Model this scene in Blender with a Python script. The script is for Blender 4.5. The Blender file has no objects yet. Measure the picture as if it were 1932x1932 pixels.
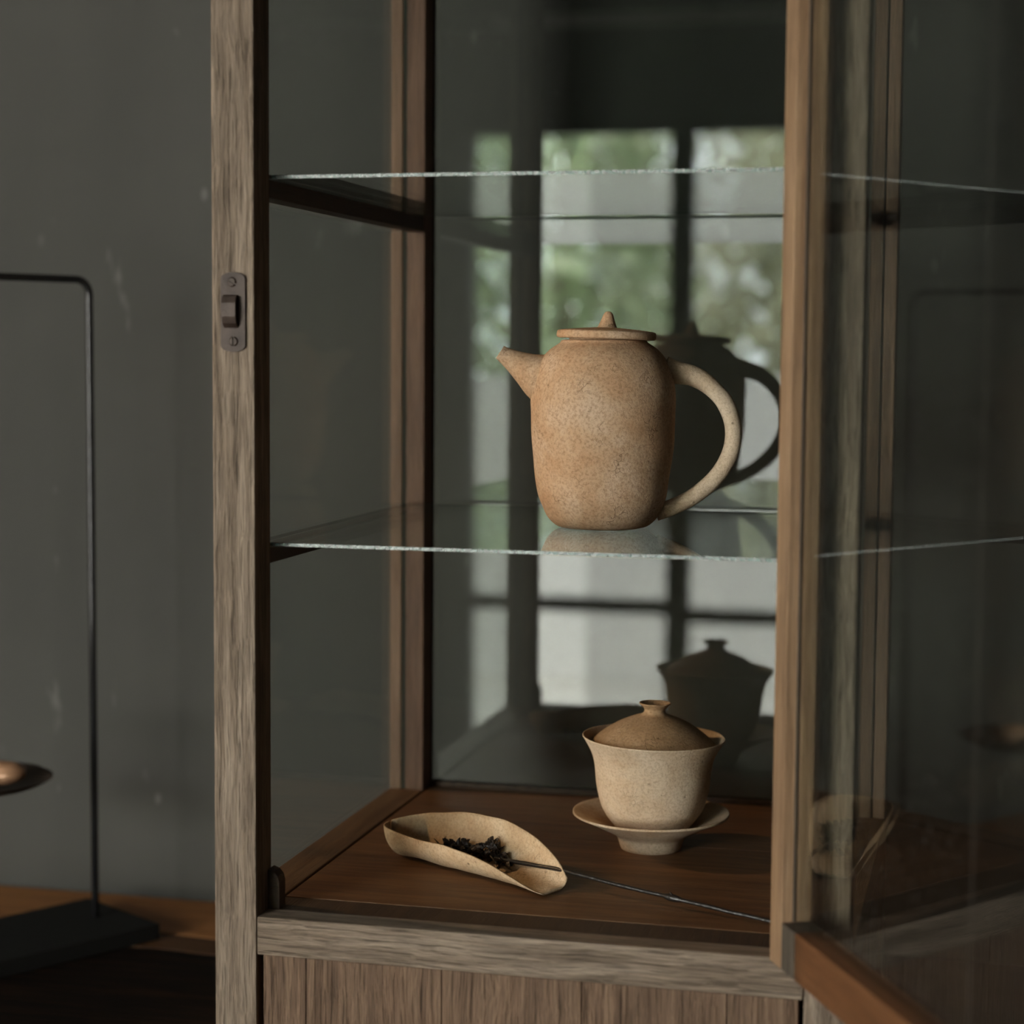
import bpy, bmesh, math, random
from mathutils import Vector, Matrix, noise
random.seed(7)
S = bpy.context.scene
C = S.collection

# ------------------------------------------------------------------ camera, sky, sun, lights, exposure
Z0 = 0.929                      # height of the cabinet's display floor above the room floor
YAW, PITCH, ROLL = 0.2399, -0.0805, 0.0072
cam = bpy.data.cameras.new('camera')
camo = bpy.data.objects.new('camera', cam); C.objects.link(camo); S.camera = camo
fwd = Vector((-math.sin(YAW)*math.cos(PITCH), math.cos(YAW)*math.cos(PITCH), math.sin(PITCH)))
rt = fwd.cross(Vector((0, 0, 1))).normalized(); up = rt.cross(fwd)
r2 = rt*math.cos(ROLL) + up*math.sin(ROLL); u2 = up*math.cos(ROLL) - rt*math.sin(ROLL)
camo.matrix_world = Matrix(((r2.x, u2.x, -fwd.x, .5086), (r2.y, u2.y, -fwd.y, -1.2327), (r2.z, u2.z, -fwd.z, .3829+Z0), (0, 0, 0, 1)))
cam.sensor_width = 36; cam.lens = 3713.14/1932*36
cam.clip_start = .02
cam.dof.use_dof = True; cam.dof.focus_distance = 1.43; cam.dof.aperture_fstop = cam.lens/16.0

w = bpy.data.worlds.new('sky'); S.world = w; w.use_nodes = True
w.node_tree.nodes['Background'].inputs[0].default_value = (.90, .96, 1, 1)
w.node_tree.nodes['Background'].inputs[1].default_value = 15
def lamp(name, kind, loc, aim, power, color, **kw):
    l = bpy.data.lights.new(name, kind); l.energy = power; l.color = color
    for k, v in kw.items(): setattr(l, k, v)
    o = bpy.data.objects.new(name, l); C.objects.link(o); o.location = loc
    o.rotation_euler = (Vector(aim)-Vector(loc)).to_track_quat('-Z', 'Y').to_euler()
    return o
lamp('sun', 'SUN', (0, 0, 8), (-.5, -3.7, 0), 40.0, (1, .95, .86), angle=.02)
WY = -3.2                       # inner face of the wall behind the camera
# fill lamp in an added, unseen second window of that wall
lamp('added_fill_light', 'AREA', (-1.61, WY-.02, 1.35), (-1.2, 0, 1.3), 92, (1, .965, .90), shape='RECTANGLE', size=1.12, size_y=1.6)
# warm spotlight up on the left
lamp('gallery_spot', 'SPOT', (-1.75, .24, Z0+.95), (.22, .23, Z0+.16), 72, (1, .60, .31), spot_size=math.radians(29), spot_blend=.5, shadow_soft_size=.035)
# portal in the opening of the first window
p = lamp('sky_portal', 'AREA', (-.47, WY-.11, .98), (-.47, 0, .98), 1, (1, 1, 1), shape='RECTANGLE', size=.94, size_y=1.9)
p.data.cycles.is_portal = True

S.view_settings.view_transform = 'Standard'; S.view_settings.look = 'None'
S.view_settings.exposure = 0; S.view_settings.gamma = 1
S.view_settings.use_curve_mapping = False
S.cycles.max_bounces = 12; S.cycles.transparent_max_bounces = 24; S.cycles.diffuse_bounces = 4; S.cycles.glossy_bounces = 6
S.cycles.caustics_reflective = False; S.cycles.caustics_refractive = False
S.cycles.sample_clamp_indirect = 4
S.cycles.use_denoising = True

# ------------------------------------------------------------------ node helpers
class G:
    def __init__(s, name):
        s.m = bpy.data.materials.new(name); s.m.use_nodes = True
        s.t = s.m.node_tree; s.t.nodes.clear()
        s.out = s.n('OutputMaterial')
    def n(s, t, **kw):
        o = s.t.nodes.new('ShaderNode'+t)
        for k, v in kw.items(): setattr(o, k, v)
        return o
    def l(s, a, b): s.t.links.new(a, b)
    def put(s, sock, v):
        if isinstance(v, bpy.types.NodeSocket): s.l(v, sock)
        elif isinstance(v, (tuple, list)) and len(v) == 3 and sock.type == 'RGBA': sock.default_value = (*v, 1)
        else: sock.default_value = v
    def coord(s, scale=(1, 1, 1), loc=(0, 0, 0), rot=(0, 0, 0)):
        c = s.n('TexCoord'); m = s.n('Mapping')
        m.inputs['Scale'].default_value = scale; m.inputs['Location'].default_value = loc; m.inputs['Rotation'].default_value = rot
        s.l(c.outputs['Object'], m.inputs[0]); return m.outputs[0]
    def noise(s, vec, scale=5, detail=4, rough=.55, dist=0):
        o = s.n('TexNoise'); s.put(o.inputs['Vector'], vec); s.put(o.inputs['Scale'], scale); s.put(o.inputs['Detail'], detail)
        s.put(o.inputs['Roughness'], rough); s.put(o.inputs['Distortion'], dist); return o.outputs['Fac']
    def voro(s, vec, scale, feature='DISTANCE_TO_EDGE'):
        o = s.n('TexVoronoi', feature=feature); s.put(o.inputs['Vector'], vec); s.put(o.inputs['Scale'], scale); return o.outputs['Distance']
    def ramp(s, f, stops):
        o = s.n('ValToRGB'); s.put(o.inputs[0], f); e = o.color_ramp.elements
        while len(e) > 1: e.remove(e[-1])
        for i, (p, c) in enumerate(stops):
            if isinstance(c, (int, float)): c = (c, c, c)
            q = e[0] if i == 0 else e.new(p)
            q.position = p; q.color = (*c, 1)
        return o.outputs[0]
    def mix(s, f, a, b, mode='MIX'):
        o = s.n('MixRGB', blend_type=mode); s.put(o.inputs[0], f); s.put(o.inputs[1], a); s.put(o.inputs[2], b); return o.outputs[0]
    def math(s, op, a, b=0.0):
        o = s.n('Math', operation=op); s.put(o.inputs[0], a); s.put(o.inputs[1], b); return o.outputs[0]
    def bump(s, h, dist, strength=1, normal=None):
        o = s.n('Bump'); s.put(o.inputs['Height'], h); s.put(o.inputs['Distance'], dist); s.put(o.inputs['Strength'], strength)
        if normal: s.l(normal, o.inputs['Normal'])
        return o.outputs[0]
    def pbr(s, col, rough=.6, normal=None, metal=0, spec=.5):
        o = s.n('BsdfPrincipled'); s.put(o.inputs['Base Color'], col); s.put(o.inputs['Roughness'], rough)
        s.put(o.inputs['Metallic'], metal); s.put(o.inputs['Specular IOR Level'], spec)
        if normal: s.l(normal, o.inputs['Normal'])
        s.l(o.outputs[0], s.out.inputs[0]); return s.m

def wood(name, dark, mid, light, axis='Z', rough=.6, bump=.0006, pore=.5, off=(0, 0, 0), spec=.35, patch=.35, fibre=.35):
    g = G(name)
    def sc(a, b):
        return {'X': (a, b, b), 'Y': (b, a, b), 'Z': (b, b, a)}[axis]
    wob = g.n('VectorMath', operation='ADD')
    base = g.coord(off and (1, 1, 1), off)
    nz = g.n('TexNoise'); g.l(base, nz.inputs['Vector']); nz.inputs['Scale'].default_value = 14; nz.inputs['Detail'].default_value = 2
    sb = g.n('VectorMath', operation='SCALE'); g.l(nz.outputs['Color'], sb.inputs[0]); sb.inputs['Scale'].default_value = .006
    g.l(base, wob.inputs[0]); g.l(sb.outputs[0], wob.inputs[1])
    def mp(s3):
        m = g.n('VectorMath', operation='MULTIPLY'); g.l(wob.outputs[0], m.inputs[0]); m.inputs[1].default_value = s3; return m.outputs[0]
    g1 = g.noise(mp(sc(7, 150)), 1, 5, .6, .6)
    g2 = g.noise(mp(sc(22, 620)), 1, 4, .65)
    g3 = g.noise(mp(sc(9, 40)), 1, 3)
    col = g.ramp(g1, [(.25, dark), (.48, mid), (.72, light)])
    pr = g.ramp(g2, [(.30, 1.0), (.44, 0.0)])
    col = g.mix(g.math('MULTIPLY', pr, pore), col, tuple(c*.35 for c in dark))
    col = g.mix(patch, col, g.mix(1, col, g.ramp(g3, [(.3, .55), (.7, 1.25)]), 'MULTIPLY'))
    g4 = g.noise(mp(sc(30, 1500)), 1, 3, .7)
    col = g.mix(fibre, col, g.mix(1, col, g.ramp(g4, [(.32, .45), (.5, 1.0), (.68, 1.6)]), 'MULTIPLY'))
    h = g.math('SUBTRACT', g.math('ADD', g.math('MULTIPLY', g1, .5), g.math('MULTIPLY', g4, .5)), g.math('MULTIPLY', pr, .5))
    return g.pbr(col, rough, g.bump(h, bump), spec=spec)

GREY_D, GREY_M, GREY_L = (.11, .077, .052), (.215, .160, .116), (.335, .262, .198)
M = {}
M['oak_z'] = wood('weathered_oak_upright', GREY_D, GREY_M, GREY_L, 'Z', .7, .0016, .55, fibre=.8)
M['oak_x'] = wood('weathered_oak_across', GREY_D, GREY_M, GREY_L, 'X', .7, .0016, .5, (.3, .2, .1), fibre=.8)
M['oak_panel'] = wood('brown_oak_panel', (.075, .042, .024), (.15, .09, .055), (.22, .14, .088), 'Z', .65, .0012, .6, (1.3, .2, .7), fibre=.7)
M['floor_wood'] = wood('cabinet_floor_wood', (.075, .033, .012), (.135, .062, .023), (.19, .095, .038), 'X', .5, .0004, .35, (.6, 1.2, .4))
M['sill_wood'] = wood('sill_wood', (.065, .033, .015), (.12, .065, .03), (.17, .1, .05), 'Y', .55, .0004, .35, (.1, 2.2, .4))
M['brown_z'] = wood('brown_wood_upright', (.075, .035, .018), (.125, .062, .034), (.17, .09, .05), 'Z', .55, .0004, .3, (.5, .9, .2))
M['bead'] = wood('glazing_bead_wood', (.10, .055, .03), (.16, .09, .052), (.21, .125, .078), 'Z', .55, .0004, .3, (.9, .4, .2))
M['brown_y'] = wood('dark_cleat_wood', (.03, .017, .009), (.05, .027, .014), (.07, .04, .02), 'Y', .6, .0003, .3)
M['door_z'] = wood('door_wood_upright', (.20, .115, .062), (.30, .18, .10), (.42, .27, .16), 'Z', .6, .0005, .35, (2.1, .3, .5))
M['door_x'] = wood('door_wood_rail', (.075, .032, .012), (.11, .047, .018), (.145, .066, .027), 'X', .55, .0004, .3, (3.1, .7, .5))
M['shadow_putty_wood'] = wood('corner_shadow_and_putty_wood', (.05, .04, .03), (.09, .07, .052), (.13, .10, .075), 'Z', .6, .0004, .4, (1.1, .3, .5))  # tone carries the post shadow on the door corner; putty shares it
M['table_orange'] = wood('orange_table_wood', (.26, .10, .028), (.40, .165, .05), (.52, .235, .08), 'X', .5, .0005, .4, (.1, .3, 1.5))
M['table_brown'] = wood('brown_table_wood', (.03, .012, .004), (.09, .038, .012), (.16, .068, .022), 'X', .6, .0006, .4, (.2, .3, .5))
M['table_shade'] = wood('shade_dark_table_wood', (.004, .003, .002), (.010, .006, .004), (.03, .014, .006), 'X', .75, .0008, .4, (.4, .3, 2.5), spec=.1)  # near-black colour carries the shade on the table's front and right end

def clay(name, ochre, tan, pale, off=(0, 0, 0), crack=.75, speck=.6):
    g = G(name)
    v = g.coord((1, 1, 1), off)
    a = g.noise(v, 22, 5, .6, .3); b = g.noise(v, 460, 6, .75); c = g.noise(v, 60, 4, .6)
    col = g.ramp(a, [(.30, ochre), (.5, tan), (.68, pale)])
    col = g.mix(g.ramp(b, [(.38, speck), (.54, 0)]), col, tuple(x*.56 for x in ochre))
    wv = g.n('VectorMath', operation='ADD'); g.l(v, wv.inputs[0])
    nz = g.n('TexNoise'); g.l(v, nz.inputs['Vector']); nz.inputs['Scale'].default_value = 120; nz.inputs['Detail'].default_value = 3
    s2 = g.n('VectorMath', operation='SCALE'); g.l(nz.outputs['Color'], s2.inputs[0]); s2.inputs['Scale'].default_value = .012
    g.l(s2.outputs[0], wv.inputs[1])
    ck = g.ramp(g.voro(wv.outputs[0], 150), [(.0, 1), (.05, 0)])
    ck = g.math('MULTIPLY', ck, g.ramp(c, [(.52, 0), (.64, crack)]))
    pit = g.ramp(g.voro(v, 150, 'F1'), [(.10, 1), (.2, 0)])
    pit = g.math('MULTIPLY', pit, g.ramp(g.noise(v, 33, 3), [(.56, 0), (.66, 1)]))
    mark = g.math('MAXIMUM', ck, g.math('MULTIPLY', pit, .6))
    col = g.mix(mark, col, tuple(x*.28 for x in ochre))
    h = g.math('SUBTRACT', g.math('ADD', g.math('MULTIPLY', b, .5), g.math('MULTIPLY', c, .6)), g.math('MULTIPLY', mark, .7))
    return g.pbr(col, .85, g.bump(h, .0013), spec=.2)
M['clay_pot'] = clay('clay_teapot', (.47, .265, .14), (.55, .365, .225), (.62, .45, .315), crack=.45)
M['clay_cup'] = clay('clay_cup', (.48, .31, .18), (.60, .46, .32), (.68, .56, .42), (.3, .1, .2), .22, .42)
M['clay_lid'] = clay('clay_cup_lid', (.30, .18, .09), (.38, .245, .135), (.44, .30, .18), (.6, .2, .2), .4)
M['clay_scoop'] = clay('clay_scoop', (.50, .32, .18), (.60, .44, .28), (.70, .56, .40), (.9, .1, .4), .3, .45)

def glass(name, tint=(.95, .975, .96), ior=1.58, rough=0.0, dust=.012, wave=0.0):
    g = G(name)
    geo = g.n('NewGeometry')
    i = g.n('Mix', data_type='FLOAT'); g.l(geo.outputs['Backfacing'], i.inputs[0]); i.inputs[2].default_value = ior; i.inputs[3].default_value = 1/ior
    f = g.n('Fresnel'); g.l(i.outputs[0], f.inputs['IOR'])
    t = g.n('BsdfTransparent'); g.put(t.inputs[0], tint)
    s = g.n('BsdfGlossy'); s.inputs['Roughness'].default_value = rough; g.put(s.inputs[0], (1, 1, 1))
    if wave:
        nn = g.bump(g.noise(g.coord(), 9, 1), wave)
        g.l(nn, s.inputs['Normal'])
    x = g.n('MixShader'); g.l(f.outputs[0], x.inputs[0]); g.l(t.outputs[0], x.inputs[1]); g.l(s.outputs[0], x.inputs[2])
    d = g.n('BsdfDiffuse'); g.put(d.inputs[0], (.5, .5, .48))
    y = g.n('MixShader'); y.inputs[0].default_value = dust
    sp = g.ramp(g.noise(g.coord(), 300, 2), [(.66, 0), (.72, .06)])
    g.l(g.math('ADD', sp, dust), y.inputs[0])
    g.l(x.outputs[0], y.inputs[1]); g.l(d.outputs[0], y.inputs[2]); g.l(y.outputs[0], g.out.inputs[0])
    return g.m
M['pane'] = glass('old_window_glass', dust=.006)
M['door_pane'] = glass('door_glass', (.88, .90, .88), 1.36, dust=.003)
M['rear_pane'] = glass('rear_glass', (.80, .83, .81), ior=1.75, dust=.004, wave=.00002)
M['shelf'] = glass('shelf_glass', (.93, .97, .95), dust=.003)
M['clear'] = glass('room_window_glass', (.97, .98, .97), 1.45, dust=.0)
g = G('chipped_glass_edge'); v = g.coord()
M['glass_edge'] = g.pbr(g.ramp(g.noise(v, 260, 3), [(.4, (.012, .045, .037)), (.66, (.07, .13, .11))]), .12,
                        g.bump(g.noise(v, 330, 4, .75), .0009), spec=.8)
M['glass_edge'].node_tree.nodes['Principled BSDF'].inputs['IOR'].default_value = 1.9
g = G('plain_glass_edge'); M['glass_edge2'] = g.pbr((.008, .02, .016), .6, spec=.08)
g = G('dark_iron'); v = g.coord()
M['iron'] = g.pbr(g.ramp(g.noise(v, 60, 5), [(.35, (.024, .014, .010)), (.65, (.06, .04, .031))]), .5, g.bump(g.noise(v, 200, 4), .0004), metal=.15, spec=.25)
g = G('black_steel'); v = g.coord()
M['steel'] = g.pbr((.022, .022, .023), .22, g.bump(g.noise(v, 300, 2), .0002), metal=.2)
g = G('black_plate'); v = g.coord()
M['plate'] = g.pbr((.013, .013, .012), .7, g.bump(g.noise(v, 90, 3), .0004), spec=.2)
g = G('bronze_dish'); v = g.coord()
M['dish'] = g.pbr(g.ramp(g.noise(v, 70, 4), [(.3, (.02, .013, .009)), (.7, (.045, .03, .02))]), .6, metal=.3)
g = G('copper_pebble'); v = g.coord()
M['copper'] = g.pbr(g.ramp(g.noise(v, 40, 3), [(.3, (.30, .16, .09)), (.7, (.5, .29, .17))]), .45, metal=.2)
g = G('black_tea'); v = g.coord()
M['tea'] = g.pbr(g.ramp(g.noise(v, 250, 3), [(.35, (.006, .004, .003)), (.7, (.035, .02, .012))]), .5, g.bump(g.noise(v, 500, 3), .0005))
g = G('black_twig'); v = g.coord()
M['twig'] = g.pbr((.016, .013, .011), .35, g.bump(g.noise(v, 180, 4), .0008))

def plaster(name, a, b, scuff=0.0):
    g = G(name); v = g.coord()
    n1 = g.noise(v, 2.2, 5, .6); n2 = g.noise(g.coord((4, 4, .5)), 1.5, 4)
    col = g.ramp(g.math('ADD', g.math('MULTIPLY', n1, .5), g.math('MULTIPLY', n2, .5)), [(.38, a), (.62, b)])
    if scuff:
        f = g.ramp(g.noise(g.coord((30, 30, 9), rot=(0, .5, 0)), 1, 3), [(.70, 0), (.8, scuff)])
        d = g.ramp(g.voro(g.coord((26, 26, 14)), 1, 'F1'), [(.05, scuff), (.13, 0)])
        d = g.math('MULTIPLY', d, g.ramp(g.noise(v, 9, 2), [(.55, 0), (.65, 1)]))
        col = g.mix(g.math('MAXIMUM', f, d), col, (.24, .235, .215))
    return g.pbr(col, .8, g.bump(g.noise(v, 60, 4), .0006), spec=.25)
M['wall'] = plaster('dark_grey_plaster', (.062, .061, .055), (.078, .076, .068), .5)
M['wall2'] = plaster('room_plaster', (.04, .04, .037), (.055, .054, .05))
M['ceil'] = plaster('ceiling_plaster', (.09, .088, .08), (.11, .105, .095))
M['floor'] = wood('dark_floorboards', (.03, .02, .013), (.055, .036, .022), (.08, .052, .032), 'Y', .5, .0005, .4)
M['frame'] = wood('dark_window_frame', (.02, .017, .014), (.035, .03, .024), (.05, .042, .034), 'Z', .6, .0004, .3)
M['white'] = plaster('garden_wall_render', (.62, .62, .61), (.74, .74, .72))
M['soil'] = plaster('garden_gravel', (.30, .29, .27), (.42, .41, .38))
def leafmat(name, cols):
    g = G(name); v = g.coord()
    col = g.ramp(g.noise(v, 9, 4, .7), cols)
    d = g.n('BsdfDiffuse'); g.put(d.inputs[0], col); t = g.n('BsdfTranslucent'); g.put(t.inputs[0], col)
    s = g.n('BsdfGlossy'); s.inputs['Roughness'].default_value = .4
    x = g.n('MixShader'); x.inputs[0].default_value = .45; g.l(d.outputs[0], x.inputs[1]); g.l(t.outputs[0], x.inputs[2])
    y = g.n('MixShader'); y.inputs[0].default_value = .08; g.l(x.outputs[0], y.inputs[1]); g.l(s.outputs[0], y.inputs[2])
    g.l(y.outputs[0], g.out.inputs[0]); return g.m
M['leaf'] = leafmat('green_leaves', [(.3, (.18, .25, .12)), (.5, (.40, .49, .29)), (.7, (.72, .76, .58))])
M['leaf2'] = leafmat('olive_leaves', [(.3, (.22, .24, .13)), (.5, (.44, .45, .29)), (.7, (.72, .70, .52))])
g = G('bark'); M['bark'] = g.pbr((.10, .075, .05), .9)
g = G('insect_screen_mesh')
t_ = g.n('BsdfTransparent'); d_ = g.n('BsdfDiffuse'); g.put(d_.inputs[0], (.16, .15, .14)); x_ = g.n('MixShader'); x_.inputs[0].default_value = .22
g.l(t_.outputs[0], x_.inputs[1]); g.l(d_.outputs[0], x_.inputs[2]); g.l(x_.outputs[0], g.out.inputs[0]); M['screen'] = g.m

# ------------------------------------------------------------------ mesh helpers
def mesh_obj(name, bm, mat, parent=None, loc=(0, 0, 0), smooth=False, kind=None):
    me = bpy.data.meshes.new(name)
    bmesh.ops.recalc_face_normals(bm, faces=bm.faces)
    bm.to_mesh(me); bm.free()
    for m in (mat if isinstance(mat, (list, tuple)) else [mat]): me.materials.append(m)
    if smooth:
        for p in me.polygons: p.use_smooth = True
    o = bpy.data.objects.new(name, me); C.objects.link(o); o.location = loc
    if parent: o.parent = parent
    if kind: o['kind'] = kind
    return o
def thing(name, label, cat, loc=(0, 0, 0), rz=0, group=None):
    o = bpy.data.objects.new(name, None); C.objects.link(o); o.location = loc; o.rotation_euler = (0, 0, rz)
    o.empty_display_size = .05
    return tag(o, label, cat, group)
def tag(o, label, cat, group=None):
    o['label'] = label; o['category'] = cat
    if group: o['group'] = group
    return o
def add_box(bm, x0, x1, y0, y1, z0, z1, bev=0.0, seg=2, cuts=None):
    b = bmesh.new()
    vs = [b.verts.new((x, y, z)) for x in (x0, x1) for y in (y0, y1) for z in (z0, z1)]
    for f in ((0, 1, 3, 2), (4, 6, 7, 5), (0, 4, 5, 1), (2, 3, 7, 6), (0, 2, 6, 4), (1, 5, 7, 3)): b.faces.new([vs[i] for i in f])
    if bev: bmesh.ops.bevel(b, geom=b.edges[:], offset=bev, segments=seg, affect='EDGES', profile=.6)
    me = bpy.data.meshes.new('tmp'); b.to_mesh(me); b.free(); bm.from_mesh(me); bpy.data.meshes.remove(me)
def box(name, mat, x, y, z, parent=None, bev=.0012, kind=None, loc=(0, 0, 0)):
    bm = bmesh.new(); add_box(bm, *x, *y, *z, bev); return mesh_obj(name, bm, mat, parent, loc, kind=kind)
def pane(name, mat, x, y, z, parent):           # a sheet of glass whose cut edges carry the dark edge material
    bm = bmesh.new(); add_box(bm, *x, *y, *z)
    ax = min(range(3), key=lambda i: (x, y, z)[i][1]-(x, y, z)[i][0])
    for f in bm.faces:
        f.normal_update(); f.material_index = 0 if abs(f.normal[ax]) > .5 else 1
    return mesh_obj(name, bm, [mat, M['glass_edge2']], parent)
def lathe(bm, prof, n=72, wob=0.0, seed=0, sub=1):
    pr = []
    for (a, b) in zip(prof[:-1], prof[1:]):
        for k in range(sub): t = k/sub; pr.append((a[0]*(1-t)+b[0]*t, a[1]*(1-t)+b[1]*t))
    pr.append(prof[-1])
    rings = []
    for (r, z) in pr:
        if r < 1e-5: rings.append([bm.verts.new((0, 0, z))]); continue
        ring = []
        for i in range(n):
            a = 2*math.pi*i/n
            d = wob*noise.noise(Vector((math.cos(a)*r*40+seed, math.sin(a)*r*40, z*40))) if wob else 0
            ring.append(bm.verts.new(((r+d)*math.cos(a), (r+d)*math.sin(a), z+d*.4)))
        rings.append(ring)
    for A, B in zip(rings[:-1], rings[1:]):
        if len(A) == 1 and len(B) == 1: continue
        for i in range(n):
            j = (i+1) % n
            if len(A) == 1: bm.faces.new((A[0], B[i], B[j]))
            elif len(B) == 1: bm.faces.new((A[i], A[j], B[0]))
            else: bm.faces.new((A[i], A[j], B[j], B[i]))
def spline(pts, n):
    out = []
    P = [pts[0]]+list(pts)+[pts[-1]]
    for i in range(1, len(P)-2):
        for k in range(n):
            t = k/n
            out.append(tuple(.5*((2*b)+(-a+c)*t+(2*a-5*b+4*c-d)*t*t+(-a+3*b-3*c+d)*t**3) for a, b, c, d in zip(P[i-1], P[i], P[i+1], P[i+2])))
    out.append(tuple(pts[-1])); return out
def tube(bm, path, rad, n=20, cap=True, flat=1.0):
    path = [Vector(p) for p in path]; rings = []; prev = None
    for i, p in enumerate(path):
        t = (path[min(i+1, len(path)-1)]-path[max(i-1, 0)]).normalized()
        if prev is None:
            s = Vector((0, 1, 0)) if abs(t.y) < .9 else Vector((1, 0, 0))
        else: s = prev
        s = (s - t*s.dot(t)).normalized(); prev = s; q = t.cross(s)
        r = rad[i] if isinstance(rad, (list, tuple)) else rad
        rings.append([bm.verts.new(p+(s*math.cos(2*math.pi*k/n)*flat+q*math.sin(2*math.pi*k/n))*r) for k in range(n)])
    for A, B in zip(rings[:-1], rings[1:]):
        for k in range(n): bm.faces.new((A[k], A[(k+1) % n], B[(k+1) % n], B[k]))
    if cap: bm.faces.new(rings[0][::-1]); bm.faces.new(rings[-1])
    return rings

# ------------------------------------------------------------------ the room
XL, XR, YB, H = -2.4, 2.2, .62, 2.6
ST = 'structure'
box('floor', M['floor'], (XL, XR), (WY-.2, YB), (-.1, 0), None, 0, ST)
box('ceiling', M['ceil'], (XL, XR), (WY-.2, YB), (H, H+.1), None, 0, ST)
box('wall_back', M['wall'], (XL-.1, XR+.1), (YB, YB+.1), (-.1, H+.1), None, 0, ST)
box('wall_left', M['wall2'], (XL-.1, XL), (WY-.2, YB), (-.1, H+.1), None, 0, ST)
box('wall_right', M['wall2'], (XR, XR+.1), (WY-.2, YB), (-.1, H+.1), None, 0, ST)
WX0, WX1, WZ0, WZ1 = -.935, -.005, .04, 1.95      # first window
VX0, VX1, VZ0, VZ1 = -2.2, -1.01, .5, 2.2         # added window, unseen, holds the fill lamp
bm = bmesh.new()
for x0, x1, z0, z1 in ((XL, VX0, 0, H), (VX0, VX1, 0, VZ0), (VX0, VX1, VZ1, H), (VX1, WX0, 0, H), (WX0, WX1, 0, WZ0), (WX0, WX1, WZ1, H), (WX1, XR, 0, H)):
    add_box(bm, x0, x1, WY-.18, WY, z0, z1)
mesh_obj('wall_front', bm, M['wall2'], kind=ST)
box('trim_1', M['white'], (-.84, XR), (WY, WY+.025), (2.19, 2.225), None, .003, ST)
bm = bmesh.new()
for a in ((WX0-.02, WX0+.02, WZ0, WZ1), (WX1-.02, WX1+.02, WZ0, WZ1), (WX0, WX1, WZ0-.02, WZ0+.03), (WX0, WX1, WZ1-.04, WZ1+.02)):
    add_box(bm, a[0], a[1], WY-.09, WY-.03, a[2], a[3], .003)
win = mesh_obj('window_1', bm, M['frame'], kind=ST)
box('mullion', M['frame'], (-.358, -.296), (WY-.085, WY-.035), (WZ0+.03, WZ1-.04), win)
box('transom_bar', M['frame'], (WX0+.02, -.358), (WY-.08, WY-.04), (.595, .635), win)
box('transom_bar', M['frame'], (-.296, WX1-.02), (WY-.08, WY-.04), (.575, .615), win)
box('pane', M['clear'], (WX0+.02, -.358), (WY-.062, WY-.058), (WZ0+.03, WZ1-.04), win, 0)
box('pane', M['clear'], (-.296, WX1-.02), (WY-.062, WY-.058), (WZ0+.03, WZ1-.04), win, 0)
box('insect_screen', M['screen'], (-.592, WX1-.02), (WY-.1, WY-.098), (WZ0+.03, WZ1-.04), win, 0)
bm = bmesh.new()
for a in ((VX0, VX0+.04, VZ0, VZ1), (VX1-.04, VX1, VZ0, VZ1), (VX0, VX1, VZ0, VZ0+.04), (VX0, VX1, VZ1-.04, VZ1)):
    add_box(bm, a[0], a[1], WY-.12, WY-.06, a[2], a[3], .003)
mesh_obj('added_window', bm, M['frame'], kind=ST)  # frame of the added window round the fill lamp

# garden beyond the window, seen in the reflections
box('ground', M['soil'], (-9, 5), (-12, WY-.18), (-.2, -.05), None, 0, ST)
box('wall_garden', M['white'], (-9, 5), (-6.1, -5.9), (-.05, 1.22), None, .01, ST)
def bush(name, label, x, y, z, rx, ry, rz, n, mat, seed, trunk):
    rnd = random.Random(seed)
    t = thing(name, label, 'tree', (x, y, -.05), 0, 'trees in the garden')
    bm = bmesh.new()
    for i in range(n):
        d = Vector((rnd.gauss(0, 1), rnd.gauss(0, 1), rnd.gauss(0, 1))).normalized()*rnd.uniform(.35, 1)**.6
        lump = 1+.35*noise.noise(d*2.3+Vector((seed, 0, 0)))
        p = Vector((d.x*rx*lump, d.y*ry*lump, z+.05+d.z*rz*lump))
        a = Vector((rnd.uniform(-1, 1), rnd.uniform(-1, 1), rnd.uniform(-1, .3))).normalized()
        b = a.cross(Vector((rnd.uniform(-1, 1), rnd.uniform(-1, 1), rnd.uniform(-1, 1)))).normalized()
        s = rnd.uniform(.06, .13)
        v = [bm.verts.new(p+a*s*u+b*s*q) for u, q in ((-.6, 0), (-.1, .28), (.6, 0), (-.1, -.28))]
        bm.faces.new(v)
    mesh_obj('foliage', bm, mat, t, kind='stuff')
    bm = bmesh.new()
    tube(bm, spline([(0, 0, 0), (.05, .02, trunk*.5), (-.04, .03, trunk), (.03, 0, z+rz*.5)], 6), .05, 10)
    mesh_obj('trunk', bm, M['bark'], t, smooth=True)
bush('leafy_tree', 'bright green leafy tree mirrored left of the cabinet post reflection', -2.95, -6.75, 1.8, .75, .5, .95, 2500, M['leaf'], 1, 1.2)
bush('leafy_tree', 'green tree mirrored above the clay teapot lid', -1.45, -7.0, 1.85, .55, .5, 1.1, 2500, M['leaf'], 2, 1.2)
bush('leafy_tree', 'olive toned tree mirrored beside the cabinet door stile', -.1, -6.8, 1.8, .62, .5, 1.0, 2500, M['leaf2'], 3, 1.2)
bush('leafy_tree', 'pale green tree mirrored at the back, left of the others', -4.8, -8.4, 2.2, .8, .6, 1.2, 2000, M['leaf'], 4, 1.4)
bush('leafy_tree', 'tall green tree mirrored in the second row behind the olive tree', .55, -8.7, 2.1, .75, .55, 1.4, 3000, M['leaf'], 6, 1.4)
bush('leafy_tree', 'tall olive tree mirrored in the second row behind the teapot lid reflection', -1.2, -8.8, 2.2, .75, .55, 1.5, 3000, M['leaf2'], 8, 1.4)
bush('leafy_tree', 'tall green tree mirrored in the second row at the left window edge', -2.95, -8.7, 2.2, .75, .55, 1.4, 3000, M['leaf'], 9, 1.4)
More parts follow.
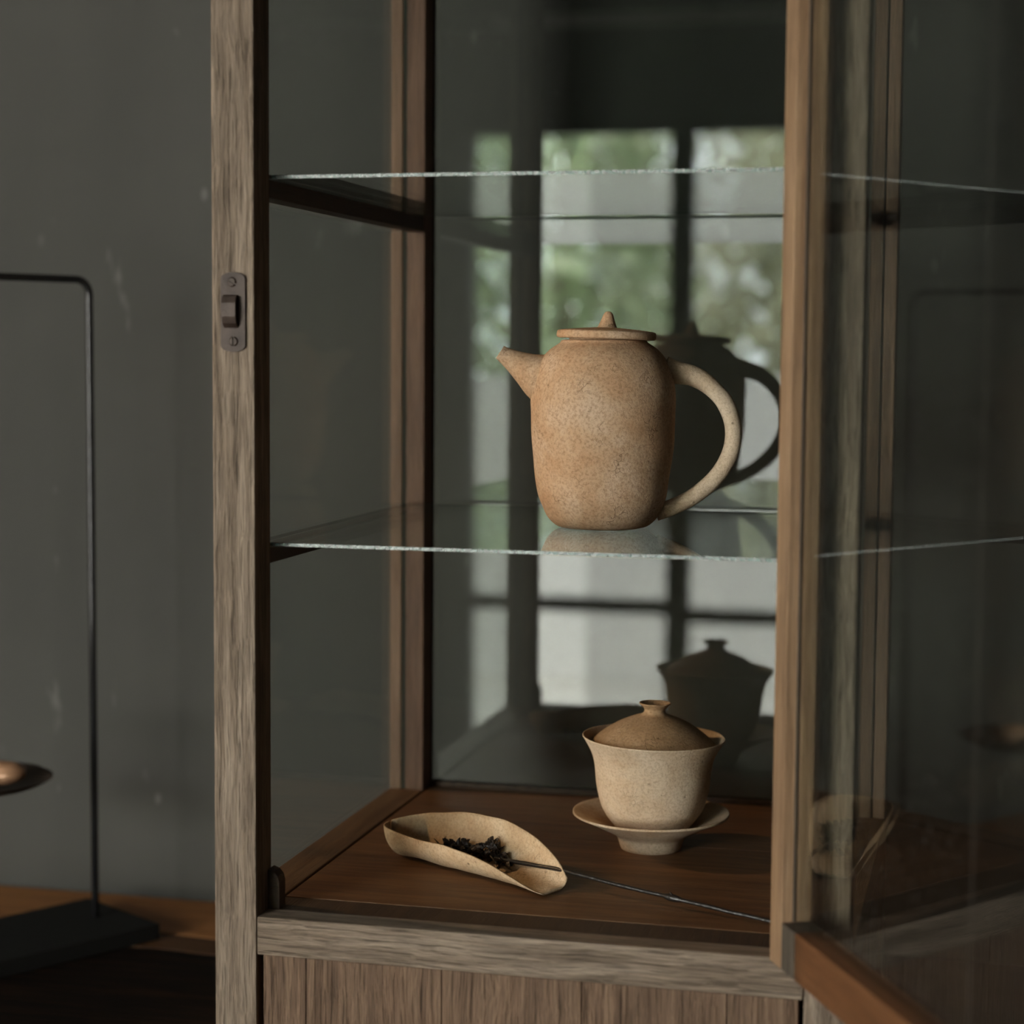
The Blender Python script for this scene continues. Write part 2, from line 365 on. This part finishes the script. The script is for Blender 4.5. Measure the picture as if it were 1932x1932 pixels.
bush('garden_shrub', 'low yellowish shrub mirrored in front of the pale garden wall', -1.95, -5.6, .95, .28, .2, .35, 700, M['leaf2'], 5, .5)

# ------------------------------------------------------------------ the table
TZ = .75
tb = thing('display_table', 'long wooden table with orange rear plank and front plank darkened as shade', 'table', (0, 0, 0))
def plank(name, mat, x0, x1, lo, hi, label):        # lo, hi: (y, raggedness, seed) of the front and rear edge
    bm = bmesh.new(); n = 110; rows = []
    for i in range(n+1):
        x = x0+(x1-x0)*i/n
        e = [y+r*noise.fractal(Vector((x*9, sd, 0)), 1, 2, 4) for y, r, sd in (lo, hi)]
        rows.append([bm.verts.new(c) for c in ((x, e[0]+.0004, TZ-.04), (x, e[0]+.0016, TZ), (x, e[1]-.0016, TZ), (x, e[1]-.0004, TZ-.04))])
    for A, B in zip(rows[:-1], rows[1:]):
        for k in range(4): bm.faces.new((A[k], B[k], B[(k+1) % 4], A[(k+1) % 4]))
    bm.faces.new(rows[0]); bm.faces.new(rows[-1][::-1])
    mesh_obj(name, bm, mat, tb)['label'] = label
E1, E2 = (.497, .016, 1), (.452, .012, 4)
plank('plank', M['table_orange'], -1.5, .2, E1, (.615, 0, 0), 'orange rear plank')
plank('plank', M['table_brown'], -1.5, .2, E2, E1, 'dark brown middle plank')
plank('plank', M['table_shade'], -1.5, .2, (-.25, 0, 0), E2, 'front plank darkened as shade')  # shade over the table front, put in as darker wood
plank('plank', M['table_shade'], .2005, 1.1, (-.25, 0, 0), (.615, 0, 3), 'right-hand plank darkened as cabinet shadow')  # shadow beside the cabinet, coloured into this plank
for x in (-1.4, 1.0):
    for y in (-.15, .52): box('leg', M['table_shade'], (x-.035, x+.035), (y-.035, y+.035), (0, TZ-.04), tb)

# ------------------------------------------------------------------ the cabinet
X0, W, XE = 0.0, .4003, .4288      # outer left, inner right, outer right
YR, YG = .402, .426               # rear posts, rear glass
SG = .0108                         # side glass line
BOT, TOP = TZ-Z0, .80             # relative to the display floor
cb = thing('display_cabinet', 'tall weathered oak display cabinet with glass sides and open door', 'cabinet', (0, 0, Z0))
box('front_post', M['oak_z'], (0, .03), (0, .03), (BOT, TOP), cb, .0015)
box('front_post', M['oak_z'], (W, XE), (0, .03), (BOT, TOP), cb, .0015)
for a, b, c in ((SG, .03, 0), (W, XE-SG, XE)):
    rp = box('rear_post', M['brown_z'], (a, b), (YR, .435), (BOT, TOP), cb, .001)
    d = (c, a-.0009) if c == 0 else (b+.0009, c)
    box('glazing_bead', M['bead'], d, (YR-.0005, .435), (BOT, TOP), rp, .001)
box('front_rail', M['oak_x'], (.0305, W-.0005), (0, .022), (-.0265, 0), cb, .0015)
box('sill_strip', M['brown_y'], (.0305, W-.0005), (.0225, .0525), (-.02, -.0003), cb, .0003)
fl = box('floor_board', M['floor_wood'], (.0318, W-.0015), (.0533, .268), (-.02, 0), cb, .0003)
box('floor_board', M['floor_wood'], (.0318, W-.0015), (.2684, YG-.004), (-.02, 0), cb, .0003)
for a, b in ((0, .03), (W, XE)): box('side_sill', M['sill_wood'], (a, b), (.0305, YR-.0005), (-.03, .0005), cb, .001)
box('rear_rail', M['brown_y'], (.0305, W-.0005), (YG-.003, .435), (-.03, .004), cb, .0008)
for a in (SG, XE-SG-.003): pane('side_glass', M['pane'], (a, a+.003), (.0302, YR-.0002), (0, TOP-.03), cb)
pane('rear_glass', M['rear_pane'], (.0302, W-.0002), (YG, YG+.003), (.0042, TOP-.0302), cb)
# lower section
xs = [.0335, .0644, .16, .2554, .351, W-.0035]
for a, b in zip(xs[:-1], xs[1:]): box('front_plank', M['oak_panel'], (a+.0002, b-.0002), (.004, .02), (BOT+.03, -.0275), cb, .0006)
box('base_rail', M['oak_x'], (.0305, W-.0005), (0, .022), (BOT, BOT+.028), cb)
for a, b in ((.004, .02), (W+.01, XE-.004)): box('side_panel', M['oak_panel'], (a, b), (.0305, YR-.0005), (BOT+.01, -.031), cb)
box('rear_panel', M['oak_panel'], (.0305, W-.0005), (.41, .43), (BOT+.01, -.031), cb)
# head
box('top_board', M['oak_x'], (-.01, XE+.01), (-.01, .445), (TOP, TOP+.025), cb, .002)
box('head_rail', M['oak_x'], (.0305, W-.0005), (0, .03), (TOP-.03, TOP-.0005), cb)
box('head_rail', M['brown_z'], (.0305, W-.0005), (YR, .435), (TOP-.03, TOP-.0005), cb)
for a, b in ((0, .03), (W, XE)): box('head_rail', M['sill_wood'], (a, b), (.0305, YR-.0005), (TOP-.03, TOP-.0005), cb)
# cleats under the two glass shelves
SH2, SH1, GT = .2528, .5017, .003
for zt, zb in ((SH2-GT, .2383), (SH1-GT, .4861)):
    for a, b in ((.0142, .0295), (W+.0005, XE-SG-.0035)):
        box('shelf_cleat', M['brown_y'], (a, b), (.0305, YR-.0005), (zb, zt), cb, .0008)
# latch keeper on the left front post
bm = bmesh.new(); n = 10
prof = [(.0086*math.cos(math.pi*k/n)*1.0, .0222+.0042*math.sin(math.pi*k/n)) for k in range(n+1)]
prof += [(-x, -z) for x, z in prof]
f = bm.faces.new([bm.verts.new((x, -.0004, z)) for x, z in prof])
r = bmesh.ops.extrude_face_region(bm, geom=[f]); bmesh.ops.translate(bm, verts=[v for v in r['geom'] if isinstance(v, bmesh.types.BMVert)], vec=(0, -.0016, 0))
lp = mesh_obj('latch_plate', bm, M['iron'], cb, (.0158, 0, 0)); lp['label'] = 'brown iron latch plate'
def screw(x, z, rot):
    bm = bmesh.new(); m = 20
    for sgn in (1, -1):
        arc = [(.0034*math.cos(a), .0034*math.sin(a)) for a in [math.radians(10)+k*(math.pi-math.radians(20))/m for k in range(m+1)]]
        lo = [bm.verts.new((px, 0, pz*sgn)) for px, pz in arc]; hi = [bm.verts.new((px*.7, -.0012, max(pz*.75, .0005)*sgn)) for px, pz in arc]
        bm.faces.new(hi)
        for k in range(m): bm.faces.new((lo[k], lo[k+1], hi[k+1], hi[k]))
        bm.faces.new((lo[0], lo[-1], hi[-1], hi[0]))
    o = mesh_obj('screw', bm, M['iron'], lp, (x, -.0019, z)); o.rotation_euler = (0, rot, 0)
screw(-.0005, .0198, .5); screw(.0005, -.0194, math.pi/2)
bm = bmesh.new()
zz = [(.0115, 0), (.0105, -.0042), (.006, -.0058), (-.003, -.0058), (-.0075, -.004), (-.0105, -.0005)]
L = [[bm.verts.new((x, yy-.0018, z)) for z, yy in zz] for x in (-.0060, .0038)]
Q = [[bm.verts.new((x, min(yy+.0016, 0)-.0016, z*.86)) for z, yy in zz] for x in (-.0060, .0038)]
for k in range(len(zz)-1):
    bm.faces.new((L[0][k], L[0][k+1], L[1][k+1], L[1][k])); bm.faces.new((Q[0][k], Q[1][k], Q[1][k+1], Q[0][k+1]))
    for s in (0, 1): bm.faces.new((L[s][k], Q[s][k], Q[s][k+1], L[s][k+1]))
bm.faces.new((L[0][0], L[1][0], Q[1][0], Q[0][0])); bm.faces.new((L[0][-1], Q[0][-1], Q[1][-1], L[1][-1]))
mesh_obj('keeper', bm, M['iron'], lp)
lp.location.z = .4088
# door stop at the foot of the left post
bm = bmesh.new()
pr = [(.0302, -.0010), (.0385, -.0010), (.0385, .018), (.0372, .0225), (.0345, .0255), (.0302, .027)]
f = bm.faces.new([bm.verts.new((x, .022, z)) for x, z in pr])
r = bmesh.ops.extrude_face_region(bm, geom=[f]); bmesh.ops.translate(bm, verts=[v for v in r['geom'] if isinstance(v, bmesh.types.BMVert)], vec=(0, .012, 0))
mesh_obj('door_stop', bm, M['brown_y'], cb)

# the open door: built in its own plane (u along the door, v through its thickness), hung on the right post
AO = math.radians(116.5)
dr = bpy.data.objects.new('door', None); C.objects.link(dr); dr.parent = cb; dr.location = (.3972, -.0012, 0)
dr.rotation_euler = (0, 0, AO); dr.empty_display_size = .05
DW, DT, DH = .361, .020, TOP-.032
SW = .0195
def dbox(name, mat, u, v, z, bev=.001): return box(name, mat, (-u[1], -u[0]), v, z, dr, bev)
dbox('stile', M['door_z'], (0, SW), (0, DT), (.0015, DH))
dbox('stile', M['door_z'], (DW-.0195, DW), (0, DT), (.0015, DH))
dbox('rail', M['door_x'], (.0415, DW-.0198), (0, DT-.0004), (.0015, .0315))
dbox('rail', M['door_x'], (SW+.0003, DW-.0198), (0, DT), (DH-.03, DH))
o = dbox('post_shadow_block', M['shadow_putty_wood'], (SW+.0003, .0412), (0, DT), (.0017, .0313)); o['label'] = 'corner block darkened as post shadow'  # post shadow on the rail end, built in as a darker block
pane('pane', M['door_pane'], (-DW+.0175, -SW+.002), (.0085, .0115), (.0295, DH-.028), dr)
dbox('putty_line', M['shadow_putty_wood'], (SW, SW+.0012), (.0116, .0128), (.0315, DH-.03), .0003)

g = G('pane_line_grey'); M['pane_line'] = g.pbr((.11, .10, .085), .8)
box('pane_line', M['pane_line'], (-.2622, -.2619), (.0115, .01158), (.04, DH-.03), dr, 0)  # thin grey upright strip on the door glass
# glass shelves
def shelf(z, label, y0, y1):
    bm = bmesh.new(); nx = 120
    add_box(bm, .0148, XE-.0148, y0, y1, z-GT, z, .0004, 1)
    for f in bm.faces:
        f.normal_update()
        if abs(f.normal.z) < .5: f.material_index = 1 if f.normal.y < -.4 else 2
    o = mesh_obj('glass_shelf', bm, [M['shelf'], M['glass_edge'], M['glass_edge2']], None, (0, 0, Z0))
    return tag(o, label, 'shelf')
shelf(SH2, 'middle glass shelf with chipped edge, under the clay teapot', .031, .4005)
shelf(SH1, 'upper empty glass shelf with bright chipped front edge', .031, .4005)

# ------------------------------------------------------------------ teapot
RZ = YAW
pot = thing('teapot', 'unglazed tan clay teapot with big loop handle on glass shelf', 'teapot', (.2241, .215, Z0+SH2), RZ)
prof = [(0, .0006), (.026, .0004), (.0305, .0006), (.0358, .0026), (.0414, .008), (.0447, .0147), (.0481, .0239), (.0497, .0345), (.0514, .0476), (.0527, .0607), (.0536, .0739),
        (.0543, .087), (.0546, .0963), (.0533, .1068), (.0506, .1173), (.0464, .1265), (.0405, .1331), (.0330, .1381), (.0315, .1400), (.0285, .1400), (.0285, .134), (.034, .128)]
bm = bmesh.new(); lathe(bm, spline(prof, 3), 96, .0009, 3)
mesh_obj('body', bm, M['clay_pot'], pot, smooth=True)
Zc, U = 1312, 7605.0
P2 = lambda x, y, d=0: ((x-775)/U, d, (Zc-y)/U)
bm = bmesh.new()
path = [P2(455, 470), P2(400, 445), P2(340, 412), P2(270, 370), P2(215, 336), P2(186, 317)]
rad = [.0200, .0172, .0128, .0088, .0064, .0056]
rg = tube(bm, spline(path, 5), spline([(r,) for r in rad], 5) and [q[0] for q in spline([(r,) for r in rad], 5)], 28, cap=False)
# mouth: fold the lip into the spout
tip = [v.co.copy() for v in rg[-1]]; cen = sum(tip, Vector())/len(tip); ax = (Vector(path[-1])-Vector(path[-2])).normalized()
l1 = [bm.verts.new(cen+(c-cen)*.74) for c in tip]; l2 = [bm.verts.new(cen+(c-cen)*.66-ax*.006) for c in tip]
n = len(tip)
for A, B in ((rg[-1], l1), (l1, l2)):
    for k in range(n): bm.faces.new((A[k], A[(k+1) % n], B[(k+1) % n], B[k]))
bm.faces.new(l2)
mesh_obj('spout', bm, M['clay_pot'], pot, smooth=True)
bm = bmesh.new()
path = [P2(1120, 408), P2(1180, 425), P2(1290, 447), P2(1400, 516), P2(1480, 620), P2(1518, 750), P2(1502, 880), P2(1438, 1000), P2(1340, 1098), P2(1230, 1168), P2(1140, 1206), P2(1085, 1222)]
rad = [.0100, .0084, .0074, .0068, .0066, .0065, .0064, .0063, .0062, .0060, .0062, .0066]
tube(bm, spline(path, 6), [q[0] for q in spline([(r,) for r in rad], 6)], 22)
for v in bm.verts: v.co += Vector((1, 1, 1))*.0006*noise.noise(v.co*70)
mesh_obj('handle', bm, M['clay_cup'], pot, smooth=True)
bm = bmesh.new()
lathe(bm, spline([(0, -.005), (.025, -.005), (.0272, -.004), (.0276, .0002), (.0345, .0003), (.0368, .0012), (.0370, .004), (.0360, .0061), (.030, .0070), (.015, .0084), (.006, .0092), (0, .0094)], 3), 80, .0007, 8)
lid = mesh_obj('lid', bm, M['clay_pot'], pot, (.0016, 0, .1408), smooth=True); lid.rotation_euler = (0, .030, 0)
bm = bmesh.new()
lathe(bm, spline([(0, -.002), (.0073, -.001), (.0068, .0015), (.0055, .0045), (.0042, .008), (.0032, .0105), (.0018, .0120), (0, .0124)], 4), 32, .0008, 5)
k = mesh_obj('knob', bm, M['clay_pot'], lid, (.0004, 0, .0085), smooth=True); k.rotation_euler = (0, .05, 0)

# ------------------------------------------------------------------ covered cup on its saucer
GX, GY = .2576, .256
sau = thing('saucer', 'pale clay footed saucer on wooden cabinet floor under covered cup', 'saucer', (GX, GY, Z0))
bm = bmesh.new()
lathe(bm, spline([(0, .004), (.018, .003), (.0212, .0003), (.0232, .0003), (.0250, .006), (.0272, .0105), (.036, .0155), (.050, .0225), (.0598, .0268), (.0606, .0280), (.0598, .0288), (.050, .0248), (.036, .0188), (.027, .0140), (.012, .0130), (0, .0130)], 3), 96, .0007, 11)
mesh_obj('body', bm, M['clay_cup'], sau, smooth=True)
cup = thing('lidded_cup', 'pale clay cup with domed lid sitting on clay saucer', 'cup', (GX, GY, Z0+.0140)); cup.rotation_euler = (0, .018, 0)
q = -.0140
bm = bmesh.new()
lathe(bm, spline([(0, .0005), (.020, .0005), (.0245, .001), (.0292, .0042), (.0340, .0098), (.0386, .0168), (.0412, .0235), (.0437, .0345), (.0449, .0460), (.0462, .0540), (.0484, .0612), (.0520, .0680), (.0546, .0722), (.0552, .0732), (.0545, .0740),
     (.0515, .0708), (.0475, .0640), (.0440, .0530), (.0420, .040), (.0385, .024), (.030, .009), (0, .005)], 3), 110, .0007, 21)
mesh_obj('bowl', bm, M['clay_cup'], cup, smooth=True)
bm = bmesh.new()
lathe(bm, spline([(0, .072), (.030, .0660), (.0472, .0660), (.0484, .0676), (.0478, .0692), (.0413, .0752), (.029, .0837), (.018, .0886), (.0105, .0912), (.0086, .0926)], 3)+
      spline([(.0084, .0932), (.0080, .0952), (.0100, .0978), (.0119, .0994), (.0122, .1002), (.0114, .1003), (.0085, .0978), (.004, .0962), (0, .0958)], 3), 90, .0006, 31)
cl = mesh_obj('lid', bm, M['clay_lid'], cup, smooth=True)

# ------------------------------------------------------------------ tea scoop
def scoop():
    A, B = Vector((.0655, .193)), Vector((.2155, .1105))
    ax = (B-A); ln = ax.length; ax.normalize(); nr = Vector((-ax.y, ax.x))      # nr: away from the camera
    def key(t, K):
        n = len(K)
        for i in range(n-1):
            (a, va), (b, vb) = K[i], K[i+1]
            if t <= b or i == n-2:
                m0 = (vb-K[i-1][1])/(b-K[i-1][0]) if i else (vb-va)/(b-a)
                m1 = (K[i+2][1]-va)/(K[i+2][0]-a) if i < n-2 else (vb-va)/(b-a)
                h = b-a; s = min((t-a)/h, 1); s2 = s*s; s3 = s2*s
                return va*(2*s3-3*s2+1)+m0*h*(s3-2*s2+s)+vb*(3*s2-2*s3)+m1*h*(s3-s2)
    rnd_ = lambda t, t0: math.sqrt(max(1-(1-min(t/t0, 1))**2, .0004))
    KN = [(0, .019), (.25, .0215), (.5, .0245), (.75, .0215), (.9, .0185), (1, .0165)]      # half width, near side
    KF = [(0, .020), (.25, .026), (.5, .0295), (.75, .0245), (.9, .0180), (1, .0110)]
    HN = [(0, .0236), (.25, .0215), (.5, .0218), (.7, .0170), (.85, .0085), (.95, .0030), (1, .0020)]
    HF = [(0, .0240), (.15, .0300), (.4, .0350), (.6, .0335), (.8, .0255), (.93, .0160), (1, .0085)]
    nu, nv, th = 80, 40, .0017
    def surf(t, s, off):
        wn, wf, hn, hf = (key(t, K) for K in (KN, KF, HN, HF)); e = rnd_(t, .13); wn *= e; wf *= e; zb = .0004+.016*max(0, 1-t/.10)**2
        a = -1+2*s
        wd, h = (wn, hn) if a < 0 else (wf, hf)
        q = abs(a); ang = q*math.pi/2
        y = wd*math.sin(ang)**.85; z = zb+(h-zb)*(1-math.cos(ang))**.95
        p = A+ax*(ln*t)
        yy = math.copysign(y, a)
        k = off/max(wd, .004); yy *= (1-k*q); z += off*(1-q)
        P = p+nr*yy
        d = .0009*noise.noise(Vector((P.x*45, P.y*45, z*45)))
        return Vector((P.x, P.y, z+d+.0006))
    bm = bmesh.new(); O = []; I = []
    for i in range(nu+1):
        t = i/nu; t = t**1.7
        O.append([bm.verts.new(surf(t, j/nv, 0)) for j in range(nv+1)])
        I.append([bm.verts.new(surf(min(max(t, .012), .996), j/nv, th)) for j in range(nv+1)])
    for i in range(nu):
        for j in range(nv):
            bm.faces.new((O[i][j], O[i+1][j], O[i+1][j+1], O[i][j+1])); bm.faces.new((I[i][j], I[i][j+1], I[i+1][j+1], I[i+1][j]))
        for j in (0, nv): bm.faces.new((O[i][j], O[i+1][j], I[i+1][j], I[i][j]))
    for i in (0, nu):
        for j in range(nv): bm.faces.new((O[i][j], O[i][j+1], I[i][j+1], I[i][j]))
    return bm
so = mesh_obj('tea_scoop', scoop(), M['clay_scoop'], None, (0, 0, Z0), smooth=True)
tag(so, 'curled pale clay tea scoop holding black tea leaves on cabinet floor', 'scoop')
# dry tea leaves
bm = bmesh.new(); rnd = random.Random(4)
def tea_leaf(bm, p, a, ln, wd, tw):
    b = a.cross(Vector((rnd.uniform(-1, 1), rnd.uniform(-1, 1), rnd.uniform(-1, 1)))).normalized(); c = a.cross(b); prev = None
    for k in range(6):
        t = k/5; e = b*math.cos(tw*t)+c*math.sin(tw*t)
        s = wd*(.25+math.sin(math.pi*min(t*1.05, 1)))
        o = p+a*ln*(t-.5)+c*(math.sin(t*3+tw)*.0012)
        ring = [bm.verts.new(o+e*s), bm.verts.new(o+e.cross(a)*s*.35), bm.verts.new(o-e*s), bm.verts.new(o-e.cross(a)*s*.35)]
        if prev:
            for i in range(4): bm.faces.new((prev[i], prev[(i+1) % 4], ring[(i+1) % 4], ring[i]))
        else: bm.faces.new(ring)
        prev = ring
    bm.faces.new(prev[::-1])
ctr = Vector((.1365, .1700)); axd = Vector((.904, -.412, 0))
for i in range(230):
    u = rnd.gauss(0, .55); u = max(-1.1, min(1.1, u)); q = rnd.gauss(0, .45)
    hgt = (.0115+.010*math.exp(-((u-.55)/.3)**2))*max(0, 1-u*u*.55)*max(0, 1-q*q*.6)
    px = ctr.x+axd.x*u*.037-axd.y*q*.011; py = ctr.y+axd.y*u*.037+axd.x*q*.011
    z = .0055+rnd.random()*hgt*.9
    d = Vector((rnd.uniform(-1, 1), rnd.uniform(-1, 1), rnd.uniform(-.6, .9))).normalized()
    tea_leaf(bm, Vector((px, py, z)), d, rnd.uniform(.006, .012), rnd.uniform(.0010, .0026), rnd.uniform(1, 4))
tl = mesh_obj('tea_leaves', bm, M['tea'], None, (0, 0, Z0), kind='stuff')
tag(tl, 'small heap of twisted black tea leaves inside the clay scoop', 'tea')
# black twig leaning out of the scoop
bm = bmesh.new()
tp = [(.158, .155, .0105), (.1679, .1506, .0104), (.194, .1399, .0110), (.2189, .1243, .0126), (.236, .1165, .0118), (.2538, .1095, .0105), (.278, .1010, .0090), (.3026, .0928, .0075), (.334, .0820, .0055), (.3646, .0726, .0034), (.388, .0640, .0022)]
sp = spline(tp, 6)
rr = [.0015+.0005*max(0, noise.noise(Vector((i*.35, 0, 0)))) + (.0010 if i in (41, 42) else 0) for i in range(len(sp))]
tube(bm, [(x, y, z+.0003*noise.noise(Vector((x*60, 2, 0)))) for x, y, z in sp], rr, 12)
tube(bm, [sp[42], (sp[42][0]-.004, sp[42][1]+.001, sp[42][2]+.0042)], [.0011, .0005], 8)
tw = mesh_obj('tea_pick', bm, M['twig'], None, (0, 0, Z0), smooth=True)
tag(tw, 'thin knotty black twig leaning from clay scoop onto cabinet floor', 'twig')

# ------------------------------------------------------------------ the steel stand at the left
CR = Vector((math.cos(YAW), math.sin(YAW), 0)); CF = Vector((-math.sin(YAW), math.cos(YAW), 0))
def cw(lat, d, z): return Vector((.5086, -1.2327, 0))+CR*lat+CF*d+Vector((0, 0, z))
st = thing('steel_stand', 'thin black steel arch stand on square plate, left of cabinet', 'stand', tuple(cw(-.4, 1.865, TZ)), YAW+math.radians(45))
# local x: along the arch; negative goes left and towards the viewer
LA = .34
bm = bmesh.new(); add_box(bm, -LA-.045, .032, -.062, .062, .0004, .016, .0015)
mesh_obj('base_plate', bm, M['plate'], st)
HP = 1.312+.066-TZ
bm = bmesh.new(); R_ = .014
arc = lambda cx, cz, a0, a1: [(cx+R_*math.cos(a0+(a1-a0)*k/6), 0, cz+R_*math.sin(a0+(a1-a0)*k/6)) for k in range(7)]
path = [(0, 0, .0155), (0, 0, HP*.5)]+arc(-R_, HP-R_, 0, math.pi/2)+arc(-LA+R_, HP-R_, math.pi/2, math.pi)+[(-LA, 0, HP*.5), (-LA, 0, .0155)]
tube(bm, path, .0036, 14)
mesh_obj('arch_rod', bm, M['steel'], st, smooth=True)
# hanging dish and pebble
dp = cw(-.4-.088, 1.865-.088, 1.312-.395)
hd = thing('hanging_dish', 'shallow dark bronze dish hanging from the black steel arch', 'dish', tuple(dp))
bm = bmesh.new()
lathe(bm, spline([(0, -.010), (.030, -.0085), (.055, -.003), (.0665, .003), (.0668, .0042), (.055, -.0008), (.03, -.006), (0, -.0075)], 3), 56, .0016, 4)
mesh_obj('bowl', bm, M['dish'], hd, smooth=True)
bm = bmesh.new(); tube(bm, [(-.0, 0, -.008), (0, 0, HP+TZ-dp.z-.002)], .0013, 10)
mesh_obj('hanger_rod', bm, M['steel'], hd, smooth=True)
bm = bmesh.new(); bmesh.ops.create_icosphere(bm, subdivisions=4, radius=1)
for v in bm.verts:
    v.co = Vector((v.co.x*.023, v.co.y*.017, v.co.z*.0105))*(1+.12*noise.noise(v.co*1.5))
pb = mesh_obj('pebble', bm, M['copper'], None, tuple(dp+Vector((.024, .004, .0095))), smooth=True)
tag(pb, 'smooth copper coloured pebble lying in the hanging dark dish', 'pebble')
